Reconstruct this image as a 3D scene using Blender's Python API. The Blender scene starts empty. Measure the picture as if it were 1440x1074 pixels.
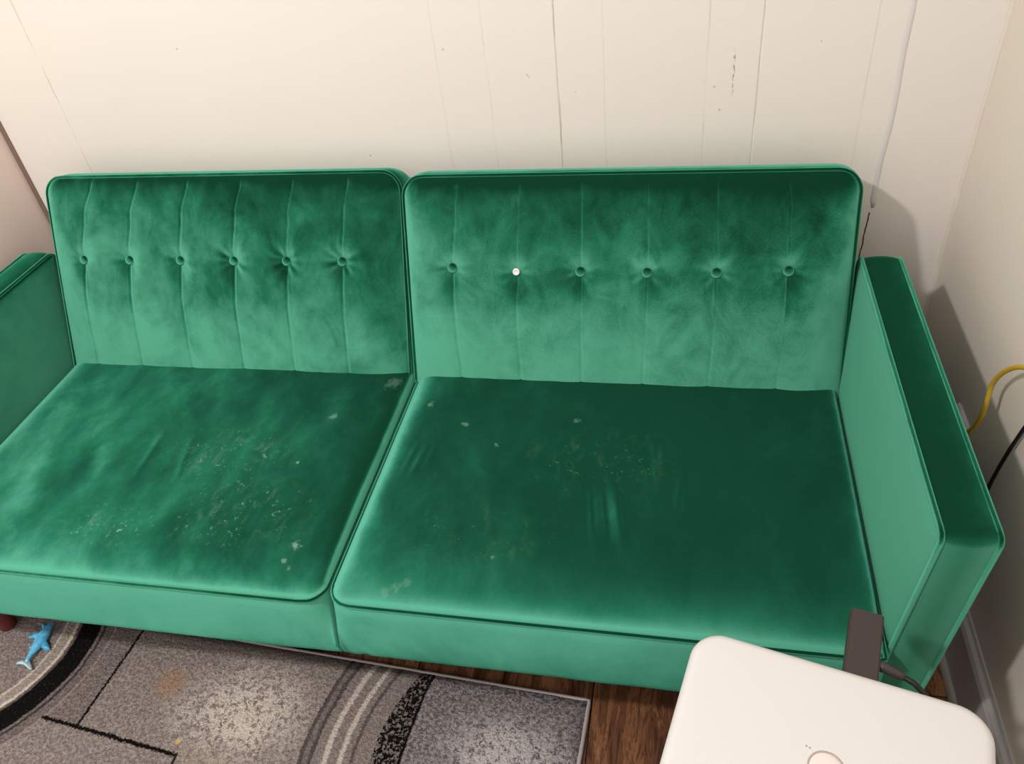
import bpy, bmesh, math, random
from mathutils import Vector, Matrix, noise as mnoise

random.seed(4)
sc = bpy.context.scene
COL = sc.collection
ZS = 0.38                    # height of the seat piping above the floor
PI = math.pi

# ------------------------------------------------------------------ helpers
def link(o, parent=None):
    COL.objects.link(o)
    if parent: o.parent = parent
    return o

def mesh_obj(name, verts, faces, mat, parent=None, smooth=True):
    me = bpy.data.meshes.new(name)
    me.from_pydata([tuple(v) for v in verts], [], faces)
    me.update()
    bm = bmesh.new(); bm.from_mesh(me)
    bmesh.ops.remove_doubles(bm, verts=bm.verts, dist=1e-6)
    bmesh.ops.recalc_face_normals(bm, faces=bm.faces)
    bm.to_mesh(me); bm.free()
    me.materials.append(mat)
    for p in me.polygons: p.use_smooth = smooth
    o = bpy.data.objects.new(name, me)
    return link(o, parent)

def bm_obj(name, bm, mat, parent=None, smooth=True):
    bmesh.ops.recalc_face_normals(bm, faces=bm.faces)
    me = bpy.data.meshes.new(name); bm.to_mesh(me); bm.free()
    me.materials.append(mat)
    for p in me.polygons: p.use_smooth = smooth
    return link(bpy.data.objects.new(name, me), parent)

def empty(name, loc, label, cat, group=None):
    o = bpy.data.objects.new(name, None); COL.objects.link(o)
    o.location = loc; o['label'] = label; o['category'] = cat
    if group: o['group'] = group
    return o

def under(o, root):
    """put a mesh whose vertices are in world metres below a root empty"""
    o.parent = root
    r = root
    off = Vector((0, 0, 0))
    while r is not None:
        off += r.location; r = r.parent
    for v in o.data.vertices: v.co -= off
    o.data.update()
    return o

def structure(o):
    o['kind'] = 'structure'; return o

def tube(pts, r, closed=False, seg=10, cap=True):
    """verts, faces of a round cord through pts (r: number or list)"""
    n = len(pts); P = [Vector(p) for p in pts]
    R = r if isinstance(r, (list, tuple)) else [r]*n
    verts, faces = [], []
    up = None
    for i in range(n):
        a = P[(i-1) % n] if (closed or i > 0) else P[i]
        b = P[(i+1) % n] if (closed or i < n-1) else P[i]
        t = (b-a).normalized()
        if up is None:
            up = Vector((0, 0, 1)) if abs(t.z) < .9 else Vector((1, 0, 0))
        side = t.cross(up).normalized(); up = side.cross(t).normalized()
        for k in range(seg):
            an = 2*PI*k/seg
            verts.append(P[i] + (side*math.cos(an) + up*math.sin(an))*R[i])
    m = n if closed else n-1
    for i in range(m):
        j = (i+1) % n
        for k in range(seg):
            l = (k+1) % seg
            faces.append((i*seg+k, i*seg+l, j*seg+l, j*seg+k))
    if not closed and cap:
        faces.append(tuple(range(seg))); faces.append(tuple((n-1)*seg+k for k in range(seg)))
    return verts, faces

def smooth_path(pts, n=60):
    """Catmull-Rom through pts"""
    P = [Vector(p) for p in pts]; P = [P[0]*2-P[1]] + P + [P[-1]*2-P[-2]]
    out = []
    m = len(P)-3
    for i in range(m):
        k = max(2, n//m)
        for j in range(k):
            t = j/k
            a, b, c, d = P[i:i+4]
            out.append(0.5*((2*b)+(c-a)*t+(2*a-5*b+4*c-d)*t*t+(3*b-a-3*c+d)*t**3))
    out.append(P[-2])
    return out

def smoothstep(a, b, x):
    t = min(1, max(0, (x-a)/(b-a))); return t*t*(3-2*t)

def seg_dist(px, py, ax, ay, bx, by):
    vx, vy = bx-ax, by-ay
    t = max(0, min(1, ((px-ax)*vx+(py-ay)*vy)/(vx*vx+vy*vy)))
    return math.hypot(px-ax-t*vx, py-ay-t*vy), t

# ------------------------------------------------------------------ node helper
class NT:
    def __init__(s, name):
        s.m = bpy.data.materials.new(name); s.m.use_nodes = True
        s.t = s.m.node_tree; s.t.nodes.clear()
        s.out = s.t.nodes.new('ShaderNodeOutputMaterial')
    def n(s, typ, **kw):
        nd = s.t.nodes.new(typ)
        for k, v in kw.items(): setattr(nd, k, v)
        return nd
    def put(s, sock, v):
        if isinstance(v, E): v = v.s
        if isinstance(v, bpy.types.NodeSocket): s.t.links.new(v, sock)
        elif isinstance(v, (tuple, list)):
            sock.default_value = tuple(v) + ((1,) if len(v) == 3 and len(sock.default_value) == 4 else ())
        else: sock.default_value = v
    def math(s, op, a, b=0.0, c=None, clamp=False):
        nd = s.n('ShaderNodeMath', operation=op); nd.use_clamp = clamp
        s.put(nd.inputs[0], a); s.put(nd.inputs[1], b)
        if c is not None: s.put(nd.inputs[2], c)
        return E(s, nd.outputs[0])
    def coord(s, kind='Object'):
        return s.n('ShaderNodeTexCoord').outputs[kind]
    def pos(s):
        return s.n('ShaderNodeNewGeometry').outputs['Position']
    def xyz(s, v):
        nd = s.n('ShaderNodeSeparateXYZ'); s.put(nd.inputs[0], v)
        return [E(s, o) for o in nd.outputs]
    def noise(s, vec, scale, detail=3, rough=.55, dist=0.0):
        nd = s.n('ShaderNodeTexNoise'); s.put(nd.inputs['Vector'], vec)
        nd.inputs['Scale'].default_value = scale; nd.inputs['Detail'].default_value = detail
        nd.inputs['Roughness'].default_value = rough; nd.inputs['Distortion'].default_value = dist
        return E(s, nd.outputs[0])
    def mapping(s, vec, scale=(1, 1, 1), rot=(0, 0, 0), loc=(0, 0, 0)):
        nd = s.n('ShaderNodeMapping'); s.put(nd.inputs[0], vec)
        nd.inputs['Scale'].default_value = scale; nd.inputs['Rotation'].default_value = rot
        nd.inputs['Location'].default_value = loc
        return nd.outputs[0]
    def mix(s, f, a, b, blend='MIX'):
        nd = s.n('ShaderNodeMix', data_type='RGBA', blend_type=blend)
        s.put(nd.inputs[0], f); s.put(nd.inputs[6], a); s.put(nd.inputs[7], b)
        return nd.outputs[2]
    def step(s, lo, hi, x):
        nd = s.n('ShaderNodeMapRange', interpolation_type='SMOOTHSTEP')
        s.put(nd.inputs[0], x); s.put(nd.inputs[1], lo); s.put(nd.inputs[2], hi)
        return E(s, nd.outputs[0])
    def bump(s, h, strength=.3, dist=.002, normal=None):
        nd = s.n('ShaderNodeBump'); nd.inputs['Strength'].default_value = strength
        nd.inputs['Distance'].default_value = dist; s.put(nd.inputs['Height'], h)
        if normal is not None: s.put(nd.inputs['Normal'], normal)
        return nd.outputs[0]
    def principled(s, color, rough=.5, spec=.5, normal=None, **kw):
        nd = s.n('ShaderNodeBsdfPrincipled')
        s.put(nd.inputs['Base Color'], color); s.put(nd.inputs['Roughness'], rough)
        nd.inputs['Specular IOR Level'].default_value = spec
        if normal is not None: s.put(nd.inputs['Normal'], normal)
        for k, v in kw.items(): s.put(nd.inputs[k], v)
        s.t.links.new(nd.outputs[0], s.out.inputs[0])
        return nd

class E:
    def __init__(s, nt, sock): s.nt, s.s = nt, sock
    def __add__(s, o): return s.nt.math('ADD', s, o)
    __radd__ = __add__
    def __sub__(s, o): return s.nt.math('SUBTRACT', s, o)
    def __rsub__(s, o): return s.nt.math('SUBTRACT', o, s)
    def __mul__(s, o): return s.nt.math('MULTIPLY', s, o)
    __rmul__ = __mul__
    def __truediv__(s, o): return s.nt.math('DIVIDE', s, o)
    def abs(s): return s.nt.math('ABSOLUTE', s)
    def lt(s, o): return s.nt.math('LESS_THAN', s, o)
    def gt(s, o): return s.nt.math('GREATER_THAN', s, o)
    def max(s, o): return s.nt.math('MAXIMUM', s, o)
    def min(s, o): return s.nt.math('MINIMUM', s, o)
    def floor(s): return s.nt.math('FLOOR', s)
    def fract(s): return s.nt.math('FRACT', s)
    def pow(s, o): return s.nt.math('POWER', s, o)

def lin(r, g, b):
    f = lambda c: (c/255/12.92) if c/255 <= .04045 else ((c/255+.055)/1.055)**2.4
    return (f(r), f(g), f(b))

# ------------------------------------------------------------------ materials
def velvet(name, nap=(0, -.6, -1.0), lean=.8, brush=.35, spots=None, seed=0.0, dark=(.0050, .044, .023), light=(.105, .405, .275), arm=False, lo=.03, hi=.72, side=.3):
    """deep pile cloth.  The pile leans along the cloth in the direction nap; seen along the pile tips
    it looks dark, seen across the lying pile it looks pale.  brush: how far hands have stroked it about"""
    t = NT(name); p = t.pos()
    pm = t.mapping(p, loc=(seed, seed*.7, seed*.3))
    n1 = t.noise(pm, 3.2, 4, .6, .5)
    n2 = t.noise(t.mapping(pm, scale=(1, .5, .8), rot=(0, 0, .5)), 13, 4, .65, .9)
    n3 = t.noise(t.mapping(pm, scale=(1, 5, 3)), 190, 3, .7)
    n4 = t.noise(pm, 520, 2, .6)
    str_ = (n1-.5)*1.5 + (n2-.5)*1.0 + (n3-.5)*.45 + (n4-.5)*.5
    geo = t.n('ShaderNodeNewGeometry'); N = geo.outputs['Normal']
    if arm:      # boxing strip of the arm is cut with the pile running forward, its faces with the pile down
        nx, ny, nz = t.xyz(N)
        cb = t.n('ShaderNodeCombineXYZ'); t.put(cb.inputs[1], nz.abs()*-.9); t.put(cb.inputs[2], nx.abs()*-.9)
        D = cb.outputs[0]
    else:
        cv = t.n('ShaderNodeCombineXYZ')
        for k in range(3): cv.inputs[k].default_value = nap[k]
        D = cv.outputs[0]
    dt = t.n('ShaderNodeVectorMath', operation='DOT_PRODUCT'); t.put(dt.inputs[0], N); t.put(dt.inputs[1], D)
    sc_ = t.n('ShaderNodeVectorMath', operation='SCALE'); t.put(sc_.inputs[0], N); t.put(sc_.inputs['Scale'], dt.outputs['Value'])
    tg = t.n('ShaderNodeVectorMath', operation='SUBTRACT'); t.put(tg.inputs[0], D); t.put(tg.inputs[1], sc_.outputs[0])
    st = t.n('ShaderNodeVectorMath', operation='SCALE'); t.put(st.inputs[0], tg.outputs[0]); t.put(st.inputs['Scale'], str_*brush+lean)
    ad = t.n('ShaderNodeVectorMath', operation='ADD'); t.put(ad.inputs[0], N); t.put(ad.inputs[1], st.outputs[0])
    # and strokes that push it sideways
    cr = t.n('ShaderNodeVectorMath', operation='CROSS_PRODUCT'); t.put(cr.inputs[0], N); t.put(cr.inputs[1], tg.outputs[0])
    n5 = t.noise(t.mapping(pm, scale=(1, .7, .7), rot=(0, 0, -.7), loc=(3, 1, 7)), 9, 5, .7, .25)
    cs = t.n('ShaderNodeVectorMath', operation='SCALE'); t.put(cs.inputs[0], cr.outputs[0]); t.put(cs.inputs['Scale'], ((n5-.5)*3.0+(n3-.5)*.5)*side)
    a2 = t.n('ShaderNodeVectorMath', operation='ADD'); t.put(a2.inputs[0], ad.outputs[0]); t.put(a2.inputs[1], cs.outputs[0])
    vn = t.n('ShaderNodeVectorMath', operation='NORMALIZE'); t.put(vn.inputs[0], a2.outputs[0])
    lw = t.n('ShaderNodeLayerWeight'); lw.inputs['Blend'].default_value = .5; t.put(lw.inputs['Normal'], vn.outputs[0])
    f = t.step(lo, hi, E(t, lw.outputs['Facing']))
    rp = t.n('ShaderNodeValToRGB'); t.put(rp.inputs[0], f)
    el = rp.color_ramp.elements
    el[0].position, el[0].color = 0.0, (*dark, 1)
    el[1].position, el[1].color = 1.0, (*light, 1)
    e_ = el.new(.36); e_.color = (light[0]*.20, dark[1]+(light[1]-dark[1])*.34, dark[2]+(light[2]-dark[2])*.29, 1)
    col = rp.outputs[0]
    if spots: col = spots(t, col, p)
    nrm = t.bump(n3*.5+n4*.6, .15, .0015)
    d = t.n('ShaderNodeBsdfDiffuse'); t.put(d.inputs['Color'], col); d.inputs['Roughness'].default_value = .5; t.put(d.inputs['Normal'], nrm)
    t.t.links.new(d.outputs[0], t.out.inputs[0])
    return t.m

def seat_stains(pts, smears, speck_thr):
    def f(t, base, p):
        x, y, z = t.xyz(p)
        wob = t.noise(p, 90, 4, .75); mid = t.noise(p, 28, 4, .7)
        acc = None
        for (sx, sy, r, k) in pts:
            dx, dy = x-sx, y-sy
            d = (dx*dx+dy*dy).pow(.5) + (wob-.5)*r*3.2 + (mid-.5)*r*2.0
            a = (1-t.step(r*.3, r*1.1, d))*k
            acc = a if acc is None else acc.max(a)
        blot = None
        for (sx, sy, rx, ry, k) in smears:
            dx, dy = (x-sx)/rx, (y-sy)/ry
            a = (1-t.step(.2, 1.0, (dx*dx+dy*dy).pow(.5)))*k
            blot = a if blot is None else blot.max(a)
        fine = t.noise(p, 130, 2, .5)
        specks = t.step(speck_thr, speck_thr+.04, fine)*t.step(.45, .6, mid)*.75
        smear = t.step(.52, .72, t.noise(t.mapping(p, scale=(1, .5, 1), rot=(0, 0, -.6)), 34, 5, .7, .6))*.55
        m = acc.max(blot*specks).max(blot*smear*.6)
        return t.mix(m.min(.8), base, (.20, .36, .28))
    return f

def m_paint(name, col, rough=.55, extra=None, bump=.12):
    t = NT(name); p = t.pos()
    n1 = t.noise(p, 2.2, 4, .6); n2 = t.noise(p, 260, 2, .6); n3 = t.noise(p, 30, 3, .5)
    c = t.mix((n1-.5)*.5+.5, tuple(v*.965 for v in col), tuple(min(1, v*1.03) for v in col))
    if extra: c = extra(t, c, p)
    t.principled(c, rough, .3, t.bump(n2*.5+n3, bump, .002))
    return t.m

def wall_marks(t, c, p):
    x, y, z = t.xyz(p); z = z-ZS
    wob = (t.noise(p, 9, 3, .6)-.5)*.006
    grime = t.noise(t.mapping(p, scale=(3, 1, .6)), 14, 3, .7)
    # dirt caught in the panel grooves
    for gx, k in ((-.886, .45), (.078, .15), (.185, .15), (.334, .75), (.432, .16), (.638, .35), (.74, .4), (.946, .2)):
        d = (x-gx+wob).abs()
        c = t.mix((1-t.step(.0006, .0024, d))*t.step(.3, .62, grime)*k, c, lin(176, 158, 142))
    # crack below the loose caulk
    d = (x-1.0+(t.noise(p, 40, 2, .6)-.5)*.006 + (z-.27)*-.02).abs()
    c = t.mix((1-t.step(.0008, .002, d))*(1-t.step(.272, .276, z)), c, lin(60, 40, 34))
    # scuff and little knocks
    d = (x-.69+(t.noise(p, 30, 3, .7)-.5)*.012+(z-.6)*.02).abs()
    band = t.step(.535, .56, z)*(1-t.step(.62, .64, z))
    c = t.mix((1-t.step(.0005, .0024, d))*band*t.step(.42, .6, t.noise(p, 110, 2, .6))*.7, c, lin(120, 112, 108))
    for (mx, mz, r) in ((.655, .56, .003), (.668, .512, .003), (-.18, .78, .004), (.27, .60, .0026), (.273, .595, .002), (.095, .66, .003), (-.52, .69, .003), (.37, .56, .002), (-.12, .43, .003), (.85, .64, .002)):
        dd = ((x-mx)*(x-mx)+(z-mz)*(z-mz)).pow(.5)+(t.noise(p, 300, 2, .5)-.5)*.003
        c = t.mix((1-t.step(r*.5, r, dd))*.55, c, lin(150, 138, 128))
    return c

WALL_COL = (.815, .755, .705)
M_wall = m_paint('wall paint', WALL_COL, .5, wall_marks)
M_side = m_paint('side wall paint', (.74, .665, .585), .5)
M_left = m_paint('left wall paint', (.90, .74, .68), .55)
M_caulk = m_paint('caulk', (.70, .66, .65), .45)
M_trim = m_paint('trim paint', (.50, .47, .46), .4)
M_ceiling = m_paint('ceiling paint', (.8, .78, .74), .7)

def m_floor():
    t = NT('walnut laminate'); p = t.pos(); x, y, z = t.xyz(p)
    w = .19
    u = (x-.267)/w
    row = u.floor(); fx = u.fract()
    rnd = ((row*12.9898).nt.math('SINE', row*12.9898)*43758.5453).fract()
    v = y+rnd*1.2
    vv = v/1.2; fy = vv.fract(); piece = vv.floor()
    r2 = t.math('SINE', row*7.3+piece*3.7)*.5+.5
    cb = t.n('ShaderNodeCombineXYZ'); t.put(cb.inputs[0], x*1.0); t.put(cb.inputs[1], y*.16+row*3.1+piece*1.7); t.put(cb.inputs[2], row*5.0)
    g1 = t.noise(cb.outputs[0], 28, 5, .6, 1.6)
    g2 = t.noise(t.mapping(cb.outputs[0], scale=(8, 1, 1)), 60, 4, .7, .3)
    ring = (t.math('SINE', g1*55.0)*.5+.5)
    c = t.mix(t.step(.3, .7, g1), lin(86, 52, 36), lin(182, 126, 88))
    c = t.mix(t.step(.62, .98, ring)*.6, c, lin(58, 32, 22))
    c = t.mix((g2-.5).abs()*1.6, c, lin(56, 32, 22))
    c = t.mix(r2*.35, c, lin(70, 40, 26))
    gap = (fx.min(1-fx)*w).min(fy.min(1-fy)*1.2)
    c = t.mix(1-t.step(.0006, .0022, gap), c, lin(18, 10, 8))
    t.principled(c, .42, .4, t.bump(t.step(.0, .002, gap)+g2*.15, .3, .001))
    return t.m
M_floor = m_floor()

def m_rug():
    t = NT('rug pile'); p = t.pos(); x, y, z = t.xyz(p)
    fz = t.noise(p, 300, 3, .75); md = t.step(.30, .70, t.noise(p, 130, 3, .7)); md2 = t.step(.28, .72, t.noise(p, 85, 4, .75, .6)); big = t.noise(p, 7, 3, .5); w8 = t.noise(p, 60, 3, .6)
    wob = (w8-.5)*.012+(t.noise(p, 14, 2, .5)-.5)*.012
    jag = (t.noise(p, 210, 2, .6)-.5)*.013
    def rad(cx, cy): return ((x-cx)*(x-cx)+(y-cy)*(y-cy)).pow(.5)
    def line(d, at, w, soft=.0015): return 1-t.step(w-soft, w+soft, (d-at).abs())
    def band(d, a, b, soft=.002): return t.step(a-soft, a+soft, d)*(1-t.step(b-soft, b+soft, d))
    GREY = lin(137, 124, 120); DARK = lin(92, 82, 80); PALE = lin(232, 218, 206); BLACK = lin(16, 13, 14); MID = lin(112, 100, 97)
    r1 = rad(-1.0, -.56)+wob*.6+jag*.5
    r2 = rad(.40, -.71)+wob*.5+jag*.6
    r3 = rad(.977, -.725)+wob*.35+jag*.6
    lA = x+.601+(y+.494)*-.085+wob*.35+jag*.9          # straight line down
    lB = y+.736+(x+.60)*.107+wob*.3+jag
    c = t.mix((md-.5)*1.6+.5, lin(126, 114, 111), lin(168, 154, 148))
    def blotch(cx, cy, r, col, k, c, sx=1.0):
        dx, dy = (x-cx)*sx, y-cy
        d = (dx*dx+dy*dy).pow(.5)+(big-.5)*r*.5
        f = (1-t.step(r*.15, r, d))
        spk = t.step(.36, .60, md2+f*.22-.10)
        return t.mix(f*spk*k, c, col)
    # panel between the left ring and the straight line is darker
    left = lA.lt(0)*r1.gt(.332)*lB.gt(0)
    c = t.mix(left*.55, c, t.mix(md, lin(84, 74, 72), lin(124, 110, 106)))
    # right of the last dark line it is a cooler grey
    rt = r3.lt(.881)
    c = t.mix(rt, c, t.mix((md-.5)*1.8+.5, lin(96, 90, 93), lin(156, 147, 149)))
    c = blotch(-.27, -.66, .17, PALE, .95, c, .8)
    c = blotch(.30, -.68, .14, lin(214, 205, 204), .9, c, .7)
    c = blotch(-.30, -.80, .12, lin(170, 150, 128), .6, c)
    dk = (1-t.step(.0, .035, (y+.515+(x)*.057).abs()))
    c = t.mix(dk*.5*(1-rt)*t.step(.4, .65, md)*lA.gt(0), c, lin(88, 80, 80))
    dx, dy = x+.463, y+.614
    f = 1-t.step(.01, .055, (dx*dx+dy*dy).pow(.5)+(w8-.5)*.03)
    c = t.mix(f*(md*.6+.3), c, lin(182, 140, 98))
    dx, dy = x+.379, y+.734
    c = t.mix(1-t.step(.004, .007, (dx*dx+dy*dy).pow(.5)+jag*.5), c, lin(232, 196, 120))
    # pile grain
    c = t.mix(t.step(.45, .70, fz)*.6, c, t.mix(.5, c, lin(226, 214, 206)))
    c = t.mix((1-t.step(.30, .48, fz))*.6, c, t.mix(.5, c, lin(30, 26, 28)))
    # left rings
    c = t.mix(band(r1, .200, .236)*.85, c, t.mix(md, lin(160, 145, 136), lin(196, 182, 170)))
    c = t.mix(line(r1, .203, .003)*.9, c, lin(222, 206, 192))
    c = t.mix(line(r1, .231, .0035)*.95, c, lin(232, 216, 202))
    c = t.mix(band(r1, .242, .295, .003)*t.step(.30, .36, fz), c, BLACK)
    c = t.mix(band(r1, .236, .2425)*.7, c, lin(96, 84, 80))
    c = t.mix(band(r1, .297, .332)*.6, c, t.mix(md, lin(88, 78, 76), lin(120, 106, 102)))
    c = t.mix(line(r1, .305, .003)*.8, c, lin(40, 34, 34))
    c = t.mix(line(r1, .332, .0022)*.7, c, lin(178, 162, 152))
    # straight joints
    nearA = lB.gt(0)
    c = t.mix(line(lA, 0.0, .0032)*nearA, c, BLACK)
    onB = x.gt(-.715)*x.lt(-.366)
    c = t.mix(line(lB, 0.0, .0042)*onB, c, BLACK)
    c = t.mix(line(x, -.368, .003)*lB.lt(0.002), c, lin(40, 34, 34))
    # right rings
    c = t.mix(band(r2, .36, .482)*.8*(1-rt), c, t.mix(md, lin(128, 116, 112), lin(160, 148, 142)))
    for rr, w, col, k in ((.507, .0045, lin(70, 62, 62), .85), (.487, .0045, lin(66, 58, 58), .85), (.402, .0035, lin(84, 72, 74), .8)):
        c = t.mix(line(r2, rr, w)*k*t.step(.25, .45, fz), c, col)
    c = t.mix(band(r2, .487, .507)*.5, c, lin(100, 90, 88))
    for rr, w in ((.456, .0055), (.424, .005)):
        c = t.mix(line(r2, rr, w, .0025)*.85, c, lin(222, 208, 198))
    sb = r2.lt(.362)*r3.gt(.881)
    f = t.step(.30, .362, r2+0.0)
    c = t.mix(sb*t.step(.44, .52, fz*.5+md*.5+(1-t.step(.35, .366, r2))*.09-.045), c, BLACK)
    c = t.mix(line(r3, .881, .003), c, BLACK)
    t.principled(c, .95, .1, t.bump(fz+md, .9, .004))
    return t.m
M_rug = m_rug()

def m_plain(name, col, rough=.5, spec=.5, bump=0, scale=200, **kw):
    t = NT(name)
    n = t.noise(t.pos(), scale, 3, .6)
    c = t.mix((n-.5)*.6+.5, tuple(v*.95 for v in col), tuple(min(1, v*1.05) for v in col))
    t.principled(c, rough, spec, t.bump(n, bump, .001) if bump else None, **kw)
    return t.m
M_white = m_plain('white plastic', lin(216, 214, 212), .38, .4, .03, 500)
M_ring = m_plain('ring plastic', lin(178, 160, 152), .4, .4)
M_cap = m_plain('button plastic', lin(226, 218, 214), .35, .4)
M_adapter = m_plain('dark brown plastic', lin(60, 51, 48), .5, .45, .05, 700)
M_black = m_plain('black rubber', lin(22, 19, 19), .5, .4)
M_cordg = m_plain('charcoal cord', lin(30, 27, 27), .5, .4)
M_yellow = m_plain('yellow jacket', lin(196, 160, 48), .45, .4)
M_leg = m_plain('stained leg wood', lin(104, 34, 26), .35, .5, .1, 40)
M_bind = m_plain('rug binding', lin(178, 168, 166), .9, .1, .8, 420)
M_core = m_plain('bare button core', lin(232, 228, 224), .3, .6)
M_core_d = m_plain('button shank', lin(120, 108, 104), .4, .5)
M_slot = m_plain('outlet slot', lin(40, 36, 34), .5, .3)

def m_shark():
    t = NT('toy shark rubber'); x, y, z = t.xyz(t.pos())
    f = t.step(-.600, -.622, y)
    n = t.noise(t.pos(), 120, 2, .5)
    c = t.mix(n, lin(44, 160, 222), lin(96, 200, 242))
    c = t.mix(t.step(.34, .6, n)*.35, c, lin(150, 216, 238))
    c = t.mix(f, c, lin(196, 224, 230))
    t.principled(c, .4, .45)
    return t.m
M_shark = m_shark()
M_eye = m_plain('toy eye', (.01, .01, .012), .2, .5)

# ------------------------------------------------------------------ room
XL, XR, YW = -1.09, 1.17, .31          # inner faces of the alcove walls
YF, ZC = -3.0, 2.45
def box(name, x0, x1, y0, y1, z0, z1, mat, bevel=0.0):
    bm = bmesh.new(); bmesh.ops.create_cube(bm, size=1)
    for v in bm.verts:
        v.co = Vector(((x0+x1)/2+v.co.x*(x1-x0), (y0+y1)/2+v.co.y*(y1-y0), (z0+z1)/2+v.co.z*(z1-z0)))
    if bevel: bmesh.ops.bevel(bm, geom=list(bm.edges), offset=bevel, segments=2, affect='EDGES')
    return bm_obj(name, bm, mat, None, smooth=False)

structure(box('floor', -3.2, XR+.1, YF, YW+.1, -.1, 0, M_floor))
structure(box('wall_left', XL-.1, XL, -.62, YW, 0, ZC, M_left))
structure(box('wall_right', XR, XR+.1, YF, YW, 0, ZC, M_side))

# back wall: sheet panelling with shallow V grooves
prof = [(XL-.1, 0)]
for gx in (-.886, .078, .185, .334, .432, .638, .74, .946):
    w, d = (.0020, .00025) if gx not in (-.886, .334, .74) else (.0026, .0010)
    prof += [(gx-w, 0), (gx, d), (gx+w, 0)]
prof += [(XR+.1, 0)]
vs, fs = [], []
for (x, d) in prof:
    vs += [(x, YW+d, 0), (x, YW+d, ZC)]
for i in range(len(prof)-1):
    fs.append((2*i, 2*i+2, 2*i+3, 2*i+1))
n = len(vs)
vs += [(XL-.1, YW+.1, 0), (XL-.1, YW+.1, ZC), (XR+.1, YW+.1, 0), (XR+.1, YW+.1, ZC)]
fs += [(n, n+1, n+3, n+2), (0, 1, n+1, n), (n-2, n+2, n+3, n-1)]
fs += [tuple([2*i for i in range(len(prof))]+[n+2, n]), tuple([2*i+1 for i in range(len(prof))]+[n+3, n+1])]
structure(mesh_obj('wall_back', vs, fs, M_wall, smooth=False))

def bead(name, path, r, mat):
    v, f = tube(path, r, seg=8)
    return structure(mesh_obj(name, v, f, mat))
# caulk run over the panel seam (peeling off above the sofa arm) and the corner bead
path = []; rr = []
for i in range(90):
    z = ZS+.285+i*(ZC-ZS-.30)/89
    path.append((1.0035+.002*math.sin(z*23)+.0015*mnoise.noise((z*14, 0, 0)), YW+.0005, z)); rr.append(.0054+.0016*mnoise.noise((z*30, 2, 0)))
rr[0] = .003; rr[1] = .0075; rr[2] = .006
t1 = bead('trim_1', path, rr, M_caulk)
for v in t1.data.vertices: v.co.y = YW+(v.co.y-YW)*.3
path = []; rr = []
for i in range(110):
    z = .02+i*(ZC-.03)/109
    path.append((XR-.001+.0015*mnoise.noise((z*9, 5, 0)), YW-.001, z)); rr.append(.0055+.002*mnoise.noise((z*22, 9, 0)))
bead('trim_2', path, rr, M_side)
structure(box('gap_shade_strip', XL-.02, XL+.013, YW-.003, YW, 0, ZC, m_plain('painted gap shade', lin(126, 102, 90), .6)))  # added brown strip, its colour stands in for shade in the left corner gap

# right baseboard: tall board with shoe moulding
def profile_y(name, pts, y0, y1, mat):
    v = [(x, y0, z) for x, z in pts]+[(x, y1, z) for x, z in pts]; k = len(pts)
    f = [(i, (i+1) % k, k+(i+1) % k, k+i) for i in range(k)]+[tuple(range(k)), tuple(range(k, 2*k))]
    return structure(mesh_obj(name, v, f, mat, smooth=False))
bb = [(XR, 0), (XR-.026, 0), (XR-.0255, .008), (XR-.0225, .014), (XR-.0165, .018), (XR-.0165, .130), (XR-.0125, .139), (XR-.006, .143), (XR-.003, .150), (XR, .150)]
profile_y('baseboard_right', bb, YF, YW, M_trim)
structure(box('baseboard_back', XL, XR-.03, YW-.015, YW, 0, .14, M_trim))

# ------------------------------------------------------------------ sofa
sofa = empty('sofa', (0, -.25, 0), 'green velvet sofa with button tufted split back and two seat cushions', 'sofa')

def pad(outline_rows, surf, edge_steps, place, back=None):
    """padded panel.  outline_rows: list of (v, u0, u1); surf(u, v) height over the panel plane;
    edge_steps: list of (depth, outward) rings behind the rim; place(u, v, n) -> world.
    back(u, v): second, rear face instead of a flat one.  Returns verts, faces, rim (u, v)"""
    nr = len(outline_rows); nc = pad.nc
    vs, fs = [], []
    uv = []
    for (v, u0, u1) in outline_rows:
        for j in range(nc):
            t = j/(nc-1)
            uv.append((u0+(u1-u0)*t, v))
    for (u, v) in uv: vs.append(place(u, v, surf(u, v)))
    for i in range(nr-1):
        for j in range(nc-1):
            a = i*nc+j; fs.append((a, a+1, a+nc+1, a+nc))
    loop = [j for j in range(nc)] + [i*nc+nc-1 for i in range(1, nr)] + [(nr-1)*nc+j for j in range(nc-2, -1, -1)] + [i*nc for i in range(nr-2, 0, -1)]
    rim = [uv[k] for k in loop]
    L = len(rim)
    nrm = []
    for k in range(L):
        a, b = rim[(k-2) % L], rim[(k+2) % L]
        tx, ty = b[0]-a[0], b[1]-a[1]; m = math.hypot(tx, ty) or 1
        nrm.append((ty/m, -tx/m))
    prev = loop
    for (d, o) in edge_steps:
        base = len(vs)
        for k in range(L):
            vs.append(place(rim[k][0]+nrm[k][0]*o, rim[k][1]+nrm[k][1]*o, -d))
        cur = list(range(base, base+L))
        for k in range(L):
            l = (k+1) % L; fs.append((prev[k], prev[l], cur[l], cur[k]))
        prev = cur
    if back is None:
        fs.append(tuple(prev))
    else:
        D, bs = back
        base = len(vs)
        idx = {}
        for q, k in enumerate(loop): idx[k] = prev[q]
        for k, (u, v) in enumerate(uv):
            if k not in idx:
                idx[k] = len(vs); vs.append(place(u, v, -D-bs(u, v)))
        for i in range(nr-1):
            for j in range(nc-1):
                a = i*nc+j; fs.append((idx[a], idx[a+nc], idx[a+nc+1], idx[a+1]))
    return vs, fs, rim
pad.nc = 200

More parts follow.
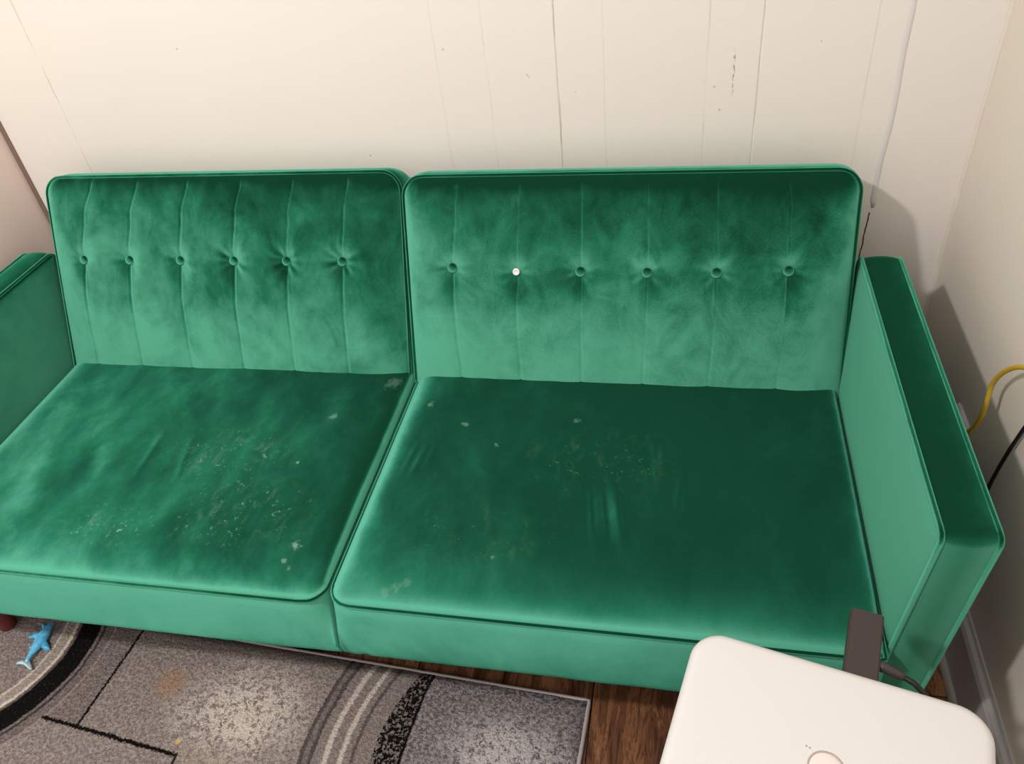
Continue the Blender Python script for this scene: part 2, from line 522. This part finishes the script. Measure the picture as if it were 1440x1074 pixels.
def rounded_rows(u0, u1, v0, v1, rads, n):
    """rows of a rectangle with corner radii (v0u0, v0u1, v1u0, v1u1); rows denser at the ends"""
    rows = []
    for i in range(n):
        t = i/(n-1)
        v = v0+(v1-v0)*(.5-.5*math.cos(PI*t))*.55+(v1-v0)*t*.45
        a, b = 0.0, 0.0
        def ins(r, d):
            return 0 if d >= r or r <= 0 else r-math.sqrt(max(0, r*r-(r-d)**2))
        a = max(ins(rads[0], v-v0), ins(rads[2], v1-v)); b = max(ins(rads[1], v-v0), ins(rads[3], v1-v))
        rows.append((v, u0+a, u1-b))
    return rows

def rect_edge(u, v, u0, u1, v0, v1, r):
    """distance inside a rounded rectangle"""
    cx, cy = (u0+u1)/2, (v0+v1)/2
    qx, qy = abs(u-cx)-(u1-u0)/2+r, abs(v-cy)-(v1-v0)/2+r
    return -(min(max(qx, qy), 0)+math.hypot(max(qx, 0), max(qy, 0))-r)

def thin_loop(pts, step):
    out = [pts[0]]
    for p in pts[1:]:
        if (Vector(p)-Vector(out[-1])).length > step: out.append(p)
    if (Vector(out[0])-Vector(out[-1])).length < step*.6: out.pop()
    return out

def piping(name, pts3, r, mat, parent, closed=True):
    pts3 = thin_loop(pts3, .006)
    v, f = tube(pts3, r, closed=closed, seg=8)
    o = mesh_obj(name, v, f, mat)
    under(o, sofa); o.parent = parent
    return o

# ---- seat cushions
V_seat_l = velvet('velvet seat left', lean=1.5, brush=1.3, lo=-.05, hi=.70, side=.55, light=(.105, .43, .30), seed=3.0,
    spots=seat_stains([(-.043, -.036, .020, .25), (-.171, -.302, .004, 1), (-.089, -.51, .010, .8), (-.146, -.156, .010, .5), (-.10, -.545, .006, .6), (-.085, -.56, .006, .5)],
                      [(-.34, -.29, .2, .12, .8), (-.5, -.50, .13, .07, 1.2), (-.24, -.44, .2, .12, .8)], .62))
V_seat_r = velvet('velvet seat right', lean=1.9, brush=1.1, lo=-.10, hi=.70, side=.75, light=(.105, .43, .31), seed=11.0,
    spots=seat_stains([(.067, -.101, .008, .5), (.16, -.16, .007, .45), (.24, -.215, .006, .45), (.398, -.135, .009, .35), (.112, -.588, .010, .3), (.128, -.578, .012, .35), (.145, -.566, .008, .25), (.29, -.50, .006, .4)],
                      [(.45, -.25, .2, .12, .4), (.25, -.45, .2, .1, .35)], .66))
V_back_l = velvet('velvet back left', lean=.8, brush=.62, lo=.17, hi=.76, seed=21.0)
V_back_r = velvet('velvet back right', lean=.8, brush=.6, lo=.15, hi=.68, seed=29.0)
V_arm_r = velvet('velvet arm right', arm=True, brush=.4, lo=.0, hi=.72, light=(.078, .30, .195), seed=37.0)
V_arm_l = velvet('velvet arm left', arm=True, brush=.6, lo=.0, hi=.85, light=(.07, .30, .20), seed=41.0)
V_button = velvet('velvet button', lean=.55, brush=.1, seed=9.0)
V_pipe = velvet('velvet piping', lean=.2, brush=.1, seed=5.0)

wr_r = [(.443, -.280, .470, -.475, .0022, .007), (.466, -.275, .498, -.475, -.0024, .008), (.488, -.28, .522, -.48, .0020, .007), (.576, -.30, .560, -.15, .0022, .008), (.545, -.20, .565, -.14, .0014, .007), (.62, -.25, .61, -.40, .0015, .008),
        (.075, -.20, .060, -.33, .0009, .005), (.094, -.217, .080, -.345, .0010, .005), (.115, -.21, .104, -.30, .0007, .005)]
wr_l = [(-.53, -.206, -.52, -.40, .0008, .007), (-.457, -.225, -.416, -.394, .0009, .006), (-.80, -.28, -.66, -.5, .003, .04), (-.70, -.2, -.60, -.45, -.002, .03)]

def seat(side, mat, wr):
    s = 1 if side == 'r' else -1
    u0, u1 = (.004, .934) if s > 0 else (-.936, -.004)
    v0, v1 = -.612, .030
    rin, rout = .042, .006
    rads = (rin, rout, .01, .01) if s > 0 else (rout, rin, .01, .01)
    rows = rounded_rows(u0, u1, v0, v1, rads, 130)
    def surf(u, v):
        d = max(0, rect_edge(u, v, u0, u1, v0, v1+.08, .035))
        dl, dr, df = max(0, u-u0), max(0, u1-u), max(0, v-v0)
        dr += .06 if s > 0 else .03          # flatter on the right hand edges
        h = .006*(1-math.exp(-d/.008)) + .022*(1-math.exp(-dl/.022))*(1-math.exp(-dr/.022))*(1-math.exp(-df/.055)) - .003*math.exp(-(d/.004)**2)*(1 if d > 0.0004 else 0)
        h += .004*mnoise.noise((u*4+s*7, v*4, 0)) * smoothstep(0, .08, d)
        h += .0011*mnoise.noise((u*17+s*7, v*11, 3)) * smoothstep(0, .05, d)
        h -= .006*math.exp(-((u-s*.45)/.3)**2-((v+.28)/.2)**2)
        for (ax, ay, bx, by, k, w) in wr:
            dd, t = seg_dist(u, v, ax, ay, bx, by)
            if dd < w*4:
                h += k*math.exp(-(dd/w)**2)*smoothstep(0, .4, t)*smoothstep(1, .55, t)
        if d < .0006: h = 0
        return h
    def place(u, v, n): return (u, v, ZS+n)
    steps = [(.004, .0005), (.010, .003), (.03, .0045), (.06, .005), (.09, .005), (.12, .004), (.150, .002), (.163, 0.0), (.170, -.004)]
    vs, fs, rim = pad(rows, surf, steps, place)
    vs = [list(v) for v in vs]
    ci = .004 if s > 0 else -.004      # the rounded top corner squares off below the piping
    for v in vs:
        dx, dy = abs(v[0]-ci), v[1]+.612
        if dx < .044 and dy < .044:
            k = smoothstep(ZS-.012, ZS-.13, v[2])*.93
            q = max(0, .042-dx)
            gap = .042-math.sqrt(max(0, .042**2-q*q))
            if dy <= gap+.012: v[1] -= k*gap
    for v in vs:                      # soft sag in the boxing band and the nick at the bottom seam
        if v[2] < ZS-.005 and v[1] < -.55:
            v[1] += .002*mnoise.noise((v[0]*9, v[2]*9, s))
            if v[2] < ZS-.14:
                v[2] += .003*mnoise.noise((v[0]*5, 0, 4+s))
                if s > 0: v[2] += .012*max(0, 1-abs(v[0]-.042)/.012)
    o = under(mesh_obj('seat_cushion', vs, fs, mat), sofa)
    # piping along the rim (front, and both sides)
    pts = [(u, v, ZS-.001) for (u, v) in rim]
    piping('piping', [(p[0], p[1]-.0015 if p[1] < -.6 else p[1], p[2]) for p in pts], .0042, V_pipe, o)
    return o
seat('l', V_seat_l, wr_l); seat('r', V_seat_r, wr_r)

# ---- back cushions
def back(side, mat):
    s = 1 if side == 'r' else -1
    if s > 0: u0, u1, H, th, seams = .000, .941, .473, math.radians(22), [(.801, .809, .815, .815, .808), (.665, .668, .674, .672, .668), (.527, .530, .533, .531, .528), (.392, .393, .393, .393, .394), (.262, .257, .254, .251, .256), (.124, .119, .110, .112, .118)]
    else:
        u0, u1, H, th = -.929, -.013, .484, math.radians(25)
        x3 = [-.835, -.707, -.569, -.428, -.293, -.155]
        seams = [(a+.042*k, a+.018*k, a, a-.002-.004*k, a-.004-.006*k) for a, k in zip(x3, (1, .9, .8, .7, .6, .5))]
    bh = .287 if s < 0 else .272
    sy = [.47, .39, bh, .15, .015]
    rt = .045
    rows = rounded_rows(u0, u1, -.03, H, (.012, .012, rt, rt), 150)
    bt = [(q[2], bh+(.0 if s < 0 else (.005, .0, -.001, .0, -.001, .006)[i])) for i, q in enumerate(seams)]
    def seam_x(q, v):
        v = max(sy[-1], min(sy[0], v))
        for a in range(4):
            if sy[a+1] <= v <= sy[a]:
                t = (v-sy[a+1])/(sy[a]-sy[a+1]); t = t*t*(3-2*t); return q[a+1]+(q[a]-q[a+1])*t
        return q[2]
    def surf(u, v):
        d = max(0, rect_edge(u, v, u0, u1, -.1, H, rt))
        if d < .0006: return 0
        dl, dr, dt = max(0, u-u0), max(0, u1-u), max(0, H-v)
        h = .010*(1-math.exp(-d/.010)) + .014*(1-math.exp(-dl/.03))*(1-math.exp(-dr/.03))*(1-math.exp(-dt/.04))
        h += .010*smoothstep(.0, .26, dt)*smoothstep(0, .1, dl)*smoothstep(0, .1, dr)
        h -= .003*math.exp(-(d/.004)**2)
        h *= .45+.55*smoothstep(-.03, .20, v)
        for q in seams:
            e = u-seam_x(q, v)
            fade = smoothstep(H, H-.03, v)
            if abs(e) < .05:
                h -= fade*(.0024*math.exp(-(e/.0020)**2)+.0014*math.exp(-(e/.016)**2))
        for i, (bx, by) in enumerate(bt):
            dx, dy = u-bx, v-by
            r = math.hypot(dx, dy)
            if r < .19:
                a = math.atan2(dy, dx)
                rs = math.hypot(dx, dy*(.55 if dy < 0 else 1))
                h -= .0072*math.exp(-(rs/.022)**2)+.002*math.exp(-(rs/.045)**2)
                pull = .0005*math.sin(a*5+i*1.7)+.0005*math.sin(a*9+i*2.9+s)
                h += pull*smoothstep(.008, .02, r)*math.exp(-(r/.040)**2)*(1.8 if s < 0 and i > 2 else .7)
        h += .0016*mnoise.noise((u*7, v*7, 5+s))+.0006*mnoise.noise((u*28, v*18, 2))
        return h
    ct, st = math.cos(th), math.sin(th)
    def place(u, v, n): return (u, v*st-n*ct, ZS+v*ct+n*st)
    steps = [(.003, .0012), (.012, .0045), (.03, .0075), (.05, .0085), (.07, .0065), (.082, .002), (.087, -.006)]
    vs, fs, rim = pad(rows, surf, steps, place)
    o = under(mesh_obj('backrest', vs, fs, mat), sofa)
    pr = [place(u, v, .000) for (u, v) in rim if v > 0]
    # walk the rim from the bottom of one side over the top to the other
    rimv = [(u, v) for (u, v) in rim if v > 0.0]
    k0 = 0
    for k in range(len(rimv)):
        a, b = rimv[k-1], rimv[k]
        if math.hypot(a[0]-b[0], a[1]-b[1]) > .2: k0 = k
    rimv = rimv[k0:]+rimv[:k0]
    piping('piping', [place(u, v, .0005) for (u, v) in rimv], .0042, V_pipe, o, closed=False)
    # covered buttons
    for i, (bx, by) in enumerate(bt):
        bare = s > 0 and i == 4
        n0 = surf(bx, by)+.0052
        prof = [(0, .0055), (.004, .0053), (.0072, .0044), (.0094, .0030), (.0106, .0014), (.0108, 0), (.0100, -.0025), (.006, -.006)]
        if bare: prof = [(0, .0040), (.0036, .0040), (.0042, .0048), (.0068, .0046), (.0078, .0034), (.0080, .001), (.0074, -.002), (.004, -.006)]
        seg = 24; v3, f3 = [], []
        for (r, z) in prof:
            for k in range(seg):
                an = 2*PI*k/seg; v3.append(place(bx+r*math.cos(an), by+r*math.sin(an), n0+z))
        for a in range(len(prof)-1):
            for k in range(seg):
                l = (k+1) % seg; f3.append((a*seg+k, a*seg+l, (a+1)*seg+l, (a+1)*seg+k))
        f3.append(tuple((len(prof)-1)*seg+k for k in range(seg)))
        b = mesh_obj('button', v3, f3, M_core if bare else V_button)
        under(b, sofa); b.parent = o
        if bare:
            b['label'] = 'bare white button missing its velvet cover'
    return o
pad.nc = 300
back('l', V_back_l); back('r', V_back_r)

# ---- arms
def arm(side, mat):
    s = 1 if side == 'r' else -1
    y0, y1, z0, z1 = -.585, .145, -.168, .266
    W = .072
    rows = rounded_rows(y0, y1, z0, z1, (.015, .015, .012, .02), 110)
    def surf(u, v):
        d = max(0, rect_edge(u, v, y0, y1, z0, z1, .014))
        if d < .0006: return 0
        h = .009*(1-math.exp(-d/.02))-.002*math.exp(-(d/.004)**2)
        return h+.0015*mnoise.noise((u*5, v*5, 8+s))*smoothstep(0, .04, d)
    def place(u, v, n):
        x = .9465+.014*(v/.266) - n      # inner face leans out a little towards the top
        return (s*x, u, ZS+v)
    steps = [(.004, .0012), (.012, .0035), (.024, .005), (.036, .0055), (.048, .005), (.060, .0035), (.068, .0012), (W, 0)]
    vs, fs, rim = pad(rows, surf, steps, place, back=(W, surf))
    o = under(mesh_obj('armrest', vs, fs, mat), sofa)
    for n in (0.0005, -W-.0005):
        pts = [place(u, v, n) for (u, v) in rim]
        piping('piping', pts, .0042, V_pipe, o)
    return o
pad.nc = 150
arm('l', V_arm_l); arm('r', V_arm_r)

# ---- hidden frame rail and legs
fr = box('frame', -.92, .92, -.56, .10, ZS-.185, ZS-.166, M_black); under(fr, sofa)
for (lx, ly, z0) in ((-.952, -.525, .0092), (.95, -.525, 0), (-.95, .06, 0), (.95, .06, 0)):
    top = ZS-.167
    prof = [(0, z0), (.0165, z0), (.0195, z0+.004), (.022, z0+.05), (.027, z0+.12), (.031, top), (0, top)]
    seg = 20; v3, f3 = [], []
    for (r, z) in prof:
        sh = (z-z0)*.06*(1 if lx < 0 else -1)
        for k in range(seg):
            an = 2*PI*k/seg; v3.append((lx+sh+r*math.cos(an), ly+(z-z0)*.08*(1 if ly < -.2 else -1)+r*math.sin(an), z))
    for a in range(len(prof)-1):
        for k in range(seg):
            l = (k+1) % seg; f3.append((a*seg+k, a*seg+l, (a+1)*seg+l, (a+1)*seg+k))
    under(mesh_obj('leg', v3, f3, M_leg), sofa)

# ------------------------------------------------------------------ rug
RT = .0085
ra = math.radians(-3.1)
e1 = Vector((math.cos(ra), math.sin(ra))); e2 = Vector((-math.sin(ra), math.cos(ra)))
rc = Vector((.452, -.538))             # far right corner
RW, RD = 1.5, 2.1
def rp(a, b): q = rc-e1*a-e2*b; return q.x, q.y
rug = empty('rug', (rc.x-.75, rc.y-1.0, 0), 'grey abstract rug with black rings and speckles on the dark wood floor', 'rug')
vs, fs = [], []
na, nb = 60, 84
for i in range(nb+1):
    for j in range(na+1):
        x, y = rp(RW*j/na, RD*i/nb)
        vs.append((x, y, RT+.0006*mnoise.noise((x*20, y*20, 0))))
for i in range(nb):
    for j in range(na):
        a = i*(na+1)+j; fs.append((a, a+1, a+na+2, a+na+1))
loop = [j for j in range(na+1)]+[i*(na+1)+na for i in range(1, nb+1)]+[nb*(na+1)+j for j in range(na-1, -1, -1)]+[i*(na+1) for i in range(nb-1, 0, -1)]
b0 = len(vs)
for k in loop: vs.append((vs[k][0], vs[k][1], .0005))
L = len(loop)
for k in range(L):
    l = (k+1) % L; fs.append((loop[k], loop[l], b0+l, b0+k))
fs.append(tuple(range(b0, b0+L)))
under(mesh_obj('pile', vs, fs, M_rug), rug)
pts = []
for (a0, c0, a1, c1, n) in ((0, 0, RW, 0, 150), (RW, 0, RW, RD, 100), (RW, RD, 0, RD, 100), (0, RD, 0, 0, 210)):
    for i in range(n):
        t = i/n; x, y = rp(a0+(a1-a0)*t, c0+(c1-c0)*t)
        pts.append((x+.0007*mnoise.noise((x*60, y*60, 1)), y+.0007*mnoise.noise((x*60, y*60, 5)), .0052))
v, f = tube(pts, .0046, closed=True, seg=8)
b = under(mesh_obj('binding', v, f, M_bind), rug); b['label'] = 'pale overcast edge'

# ------------------------------------------------------------------ toy shark on the rug
shark = empty('toy_shark', (-.838, -.565, RT), 'small blue toy shark lying on the grey rug', 'toy')
zb = RT+.0004
spine = [(-.8325, -.509, .0012, .0012), (-.8345, -.514, .0048, .005), (-.8355, -.524, .0085, .008), (-.8345, -.536, .0118, .0102), (-.8335, -.550, .0140, .0112),
         (-.8325, -.563, .0132, .0105), (-.8325, -.576, .0105, .0085), (-.8325, -.588, .0076, .0062), (-.8325, -.599, .0052, .0044), (-.8315, -.608, .0040, .0032), (-.8310, -.613, .0034, .0026)]
seg = 18; vs, fs = [], []
for (x, y, rx, rz) in spine:
    for k in range(seg):
        an = 2*PI*k/seg
        vs.append((x+rx*math.cos(an), y, zb+.0108+(rz if math.sin(an) > 0 else min(rz, .0105))*math.sin(an)))
for a in range(len(spine)-1):
    for k in range(seg):
        l = (k+1) % seg; fs.append((a*seg+k, a*seg+l, (a+1)*seg+l, (a+1)*seg+k))
fs += [tuple(range(seg)), tuple((len(spine)-1)*seg+k for k in range(seg))]
under(mesh_obj('body', vs, fs, M_shark), shark)
def fin(name, poly, z, th, tips):
    """thin solid fin: poly of (x, y), thicker at the root; tips: heights per vertex"""
    k = len(poly); vs = []
    for (x, y), dz in zip(poly, tips): vs.append((x, y, zb+z+dz+th/2))
    for (x, y), dz in zip(poly, tips): vs.append((x, y, zb+z+dz-th/2))
    fs = [tuple(range(k)), tuple(range(2*k-1, k-1, -1))]+[(i, (i+1) % k, k+(i+1) % k, k+i) for i in range(k)]
    bm = bmesh.new(); me = bpy.data.meshes.new('tmp'); me.from_pydata(vs, [], fs); bm.from_mesh(me); bpy.data.meshes.remove(me)
    bmesh.ops.bevel(bm, geom=list(bm.edges), offset=th*.3, segments=2, affect='EDGES')
    return under(bm_obj(name, bm, M_shark), shark)
fin('pectoral_fin', [(-.842, -.534), (-.852, -.5375), (-.864, -.543), (-.8755, -.5485), (-.868, -.5530), (-.856, -.553), (-.842, -.555)], .0095, .0036, [0, 0, -.001, -.003, -.002, 0, 0])
fin('pectoral_fin', [(-.825, -.552), (-.814, -.5605), (-.806, -.568), (-.7985, -.5755), (-.806, -.5775), (-.816, -.5755), (-.826, -.572)], .0095, .0036, [0, 0, -.002, -.004, -.002, 0, 0])
fin('dorsal_fin', [(-.841, -.518), (-.848, -.5175), (-.854, -.5185), (-.851, -.524), (-.846, -.530), (-.841, -.533)], .013, .003, [0, .001, .002, .001, 0, 0])
fin('pelvic_fin', [(-.838, -.566), (-.844, -.570), (-.8515, -.5765), (-.846, -.580), (-.839, -.584)], .0095, .003, [0, 0, -.001, 0, 0])
fin('tail_fin', [(-.8345, -.607), (-.843, -.611), (-.853, -.6165), (-.8525, -.6195), (-.844, -.6185), (-.834, -.6185), (-.824, -.6225), (-.812, -.6275), (-.8085, -.6265), (-.814, -.620), (-.822, -.6135), (-.8285, -.607)], .0095, .0034, [0, 0, -.001, -.001, 0, 0, 0, -.001, -.001, 0, 0, 0])
for sx in (-1, 1):
    bm = bmesh.new(); bmesh.ops.create_uvsphere(bm, u_segments=10, v_segments=8, radius=.0011)
    for vv in bm.verts: vv.co += Vector((-.8352+sx*.0062, -.521, zb+.0155))
    under(bm_obj('eye', bm, M_eye), shark)

# ------------------------------------------------------------------ white appliance tower
TZ = ZS+.20
tower = empty('air_purifier', (.784, -.889, 0), 'white tower appliance with rounded corners and round top button before the sofa', 'appliance')
tower.rotation_euler = (0, 0, math.radians(-13))
W2, D2, CR = .179, .140, .042
def rrect(w, d, r, n=12):
    out = []
    for (sx, sy, a0) in ((1, 1, 0), (-1, 1, 90), (-1, -1, 180), (1, -1, 270)):
        for i in range(n+1):
            a = math.radians(a0+90*i/n)
            out.append((sx*(w-r)+r*math.cos(a), sy*(d-r)+r*math.sin(a)))
    return out
def stack(levels, n=12):
    vs, fs = [], []
    k = 4*(n+1)
    for (z, ins) in levels:
        for (x, y) in rrect(W2-ins, D2-ins, max(.004, CR-ins), n): vs.append((x, y, z))
    for a in range(len(levels)-1):
        for i in range(k):
            j = (i+1) % k; fs.append((a*k+i, a*k+j, (a+1)*k+j, (a+1)*k+i))
    fs += [tuple(range(k)), tuple((len(levels)-1)*k+i for i in range(k))]
    return vs, fs
fl = []
Rf = .014
for i in range(8):
    a = math.radians(90*i/7); fl.append((TZ-Rf+Rf*math.sin(a), Rf-Rf*math.cos(a)))
v, f = stack([(0.012, .010), (.02, .003), (.03, 0), (.3, 0)]+fl+[(TZ, .03), (TZ+.0002, .06)])
mesh_obj('body', v, f, M_white, tower)
v, f = stack([(0.0, .022), (.0125, .022)])
mesh_obj('base', v, f, M_ring, tower)
def lathe(prof, cx, cy, seg=48):
    vs, fs = [], []
    for (r, z) in prof:
        for k in range(seg):
            an = 2*PI*k/seg; vs.append((cx+r*math.cos(an), cy+r*math.sin(an), z))
    for a in range(len(prof)-1):
        for k in range(seg):
            l = (k+1) % seg; fs.append((a*seg+k, a*seg+l, (a+1)*seg+l, (a+1)*seg+k))
    return vs, fs
bx, by = .002, .001
v, f = lathe([(.0192, TZ-.001), (.0192, TZ+.0006), (.0200, TZ+.0010), (.0212, TZ+.0006), (.0212, TZ-.001)], bx, by)
o = mesh_obj('button_ring', v, f, M_ring, tower)
v, f = lathe([(.0003, TZ+.0007), (.012, TZ+.0008), (.0180, TZ+.0009), (.0189, TZ+.0004), (.0189, TZ-.002)], bx, by)
mesh_obj('button', v, f, M_cap, tower)
for (dx, dy) in ((-.0245, .0195), (-.0205, .0185)):
    v, f = lathe([(.0001, TZ+.0007), (.0011, TZ+.0006), (.0012, TZ+.0001)], dx+bx, dy+by, 12)
    mesh_obj('indicator_dot', v, f, M_ring, tower)

# ------------------------------------------------------------------ adapter brick plugged in behind the tower
def tw(a, b, z):            # tower-frame metres -> world
    r = math.radians(-13); return Vector((.784+a*math.cos(r)-b*math.sin(r), -.889+a*math.sin(r)+b*math.cos(r), z))
az = TZ-.02
ad = empty('power_adapter', tw(.030, .20, az-.026), 'dark brown adapter brick sticking out behind the white appliance', 'adapter')
bm = bmesh.new(); bmesh.ops.create_cube(bm, size=1)
for vv in bm.verts:
    vv.co = tw(.0305+vv.co.x*.042, .1960+vv.co.y*.109, az-.013+vv.co.z*.026)
bmesh.ops.bevel(bm, geom=list(bm.edges), offset=.0022, segments=3, affect='EDGES')
under(bm_obj('case', bm, M_adapter, None, False), ad)
cp = [tw(.050, .176, az-.010), tw(.057, .176, az-.010), tw(.078, .171, az-.0105), tw(.083, .170, az-.011)]
v, f = tube([cp[0], cp[1], cp[2], cp[3]], [.0075, .0075, .0062, .0042], seg=12)
under(mesh_obj('connector', v, f, M_adapter), ad)
path = smooth_path([cp[3], tw(.098, .164, az-.013), tw(.116, .154, az-.028), tw(.128, .150, az-.07), tw(.140, .150, az-.16), tw(.155, .155, az-.30), tw(.18, .16, .06), tw(.21, .165, .012), tw(.25, .15, .0055), tw(.27, .05, .0055), tw(.26, -.2, .0055)], 110)
v, f = tube(path, .0037, seg=10)
under(mesh_obj('cord', v, f, M_cordg), ad)

# ------------------------------------------------------------------ cables and outlet on the right wall
XW = XR
out = empty('wall_outlet', (XW, -.052, ZS-.038), 'white outlet plate on the right wall behind the green armrest', 'outlet')
bm = bmesh.new(); bmesh.ops.create_cube(bm, size=1)
for vv in bm.verts: vv.co = Vector((XW-.003+vv.co.x*.006, -.052+vv.co.y*.072, ZS-.038+vv.co.z*.115))
bmesh.ops.bevel(bm, geom=list(bm.edges), offset=.002, segments=2, affect='EDGES')
under(bm_obj('plate', bm, M_white), out)
for dz in (-.02, .02):
    v, f = lathe([(.0002, 0), (.0165, 0)], 0, 0, 24)
    v = [(XW-.0062, -.052+a, ZS-.038+dz+b*.82) for (a, b, c) in v]
    rim = [(XW-.0055, q[1], q[2]) for q in v[24:]]
    k = len(v); v = v+rim; f += [(24+i, 24+(i+1) % 24, k+(i+1) % 24, k+i) for i in range(24)]
    so = under(mesh_obj('socket', v, f, M_cap), out)
    for sy_ in (-.006, .006):
        bm = bmesh.new(); bmesh.ops.create_cube(bm, size=1)
        for vv in bm.verts: vv.co = Vector((XW-.0062+vv.co.x*.0008, -.052+sy_+vv.co.y*.002, ZS-.036+dz+vv.co.z*.008))
        sl = under(bm_obj('slot', bm, M_slot), out); sl.parent = so

yc = empty('extension_cord', (XW-.03, -.2, ZS+.1), 'yellow cord hanging by the right wall into the outlet behind the sofa arm', 'cord')
path = smooth_path([(XW-.02, -.66, ZS+.33), (XW-.022, -.48, ZS+.355), (XW-.026, -.33, ZS+.335), (XW-.03, -.255, ZS+.301), (XW-.031, -.205, ZS+.253), (XW-.032, -.181, ZS+.205), (XW-.033, -.186, ZS+.165), (XW-.034, -.188, ZS+.130), (XW-.034, -.165, ZS+.075), (XW-.034, -.115, ZS+.03), (XW-.036, -.078, ZS-.005), (XW-.034, -.055, ZS-.0175)], 120)
v, f = tube(path, .0044, seg=10)
under(mesh_obj('jacket', v, f, M_yellow), yc)
v, f = tube([(XW-.037, -.056, ZS-.018), (XW-.030, -.053, ZS-.018), (XW-.0065, -.052, ZS-.018)], [.006, .013, .014], seg=14)
under(mesh_obj('plug', v, f, M_yellow), yc)

path = smooth_path([(XW-.005, -.40, ZS+.62), (XW-.006, -.34, ZS+.42), (XW-.008, -.283, ZS+.2), (XW-.010, -.264, ZS+.10), (XW-.010, -.253, ZS+.009), (XW-.012, -.25, ZS-.12), (XW-.021, -.24, ZS-.225), (XW-.030, -.23, ZS-.30), (XW-.036, -.25, .006), (XW-.05, -.35, .0045)], 90)
v, f = tube(path, .0034, seg=10)
bc = mesh_obj('power_cable', v, f, M_black)
bc['label'] = 'thin black cord running down the right wall behind the sofa arm'; bc['category'] = 'cable'

# ------------------------------------------------------------------ light and camera
ld = bpy.data.lights.new('ceiling lamp', 'POINT'); ld.energy = 142; ld.shadow_soft_size = .075; ld.color = (1.0, .965, .925)
lo = bpy.data.objects.new('ceiling_lamp', ld); COL.objects.link(lo); lo.location = (-.8, -1.5, ZS+2.2)

w = bpy.data.worlds.new('World'); sc.world = w; w.use_nodes = True
bg = w.node_tree.nodes['Background']; bg.inputs[0].default_value = (1.0, .945, .895, 1); bg.inputs[1].default_value = .96

cam = bpy.data.cameras.new('Camera'); co = bpy.data.objects.new('Camera', cam); COL.objects.link(co)
co.location = (0.59778, -1.34278, 1.15464+ZS)
co.rotation_mode = 'XYZ'
co.rotation_euler = (math.radians(50.39975), math.radians(5.87094), math.radians(10.36890))
cam.sensor_fit = 'HORIZONTAL'; cam.sensor_width = 36; cam.lens = 1102.2*36/1440
cam.clip_start = .02; cam.clip_end = 50
sc.camera = co

sc.view_settings.view_transform = 'Standard'
sc.view_settings.look = 'None'
sc.view_settings.exposure = 0.0
sc.view_settings.gamma = 1.0
sc.view_settings.use_curve_mapping = False
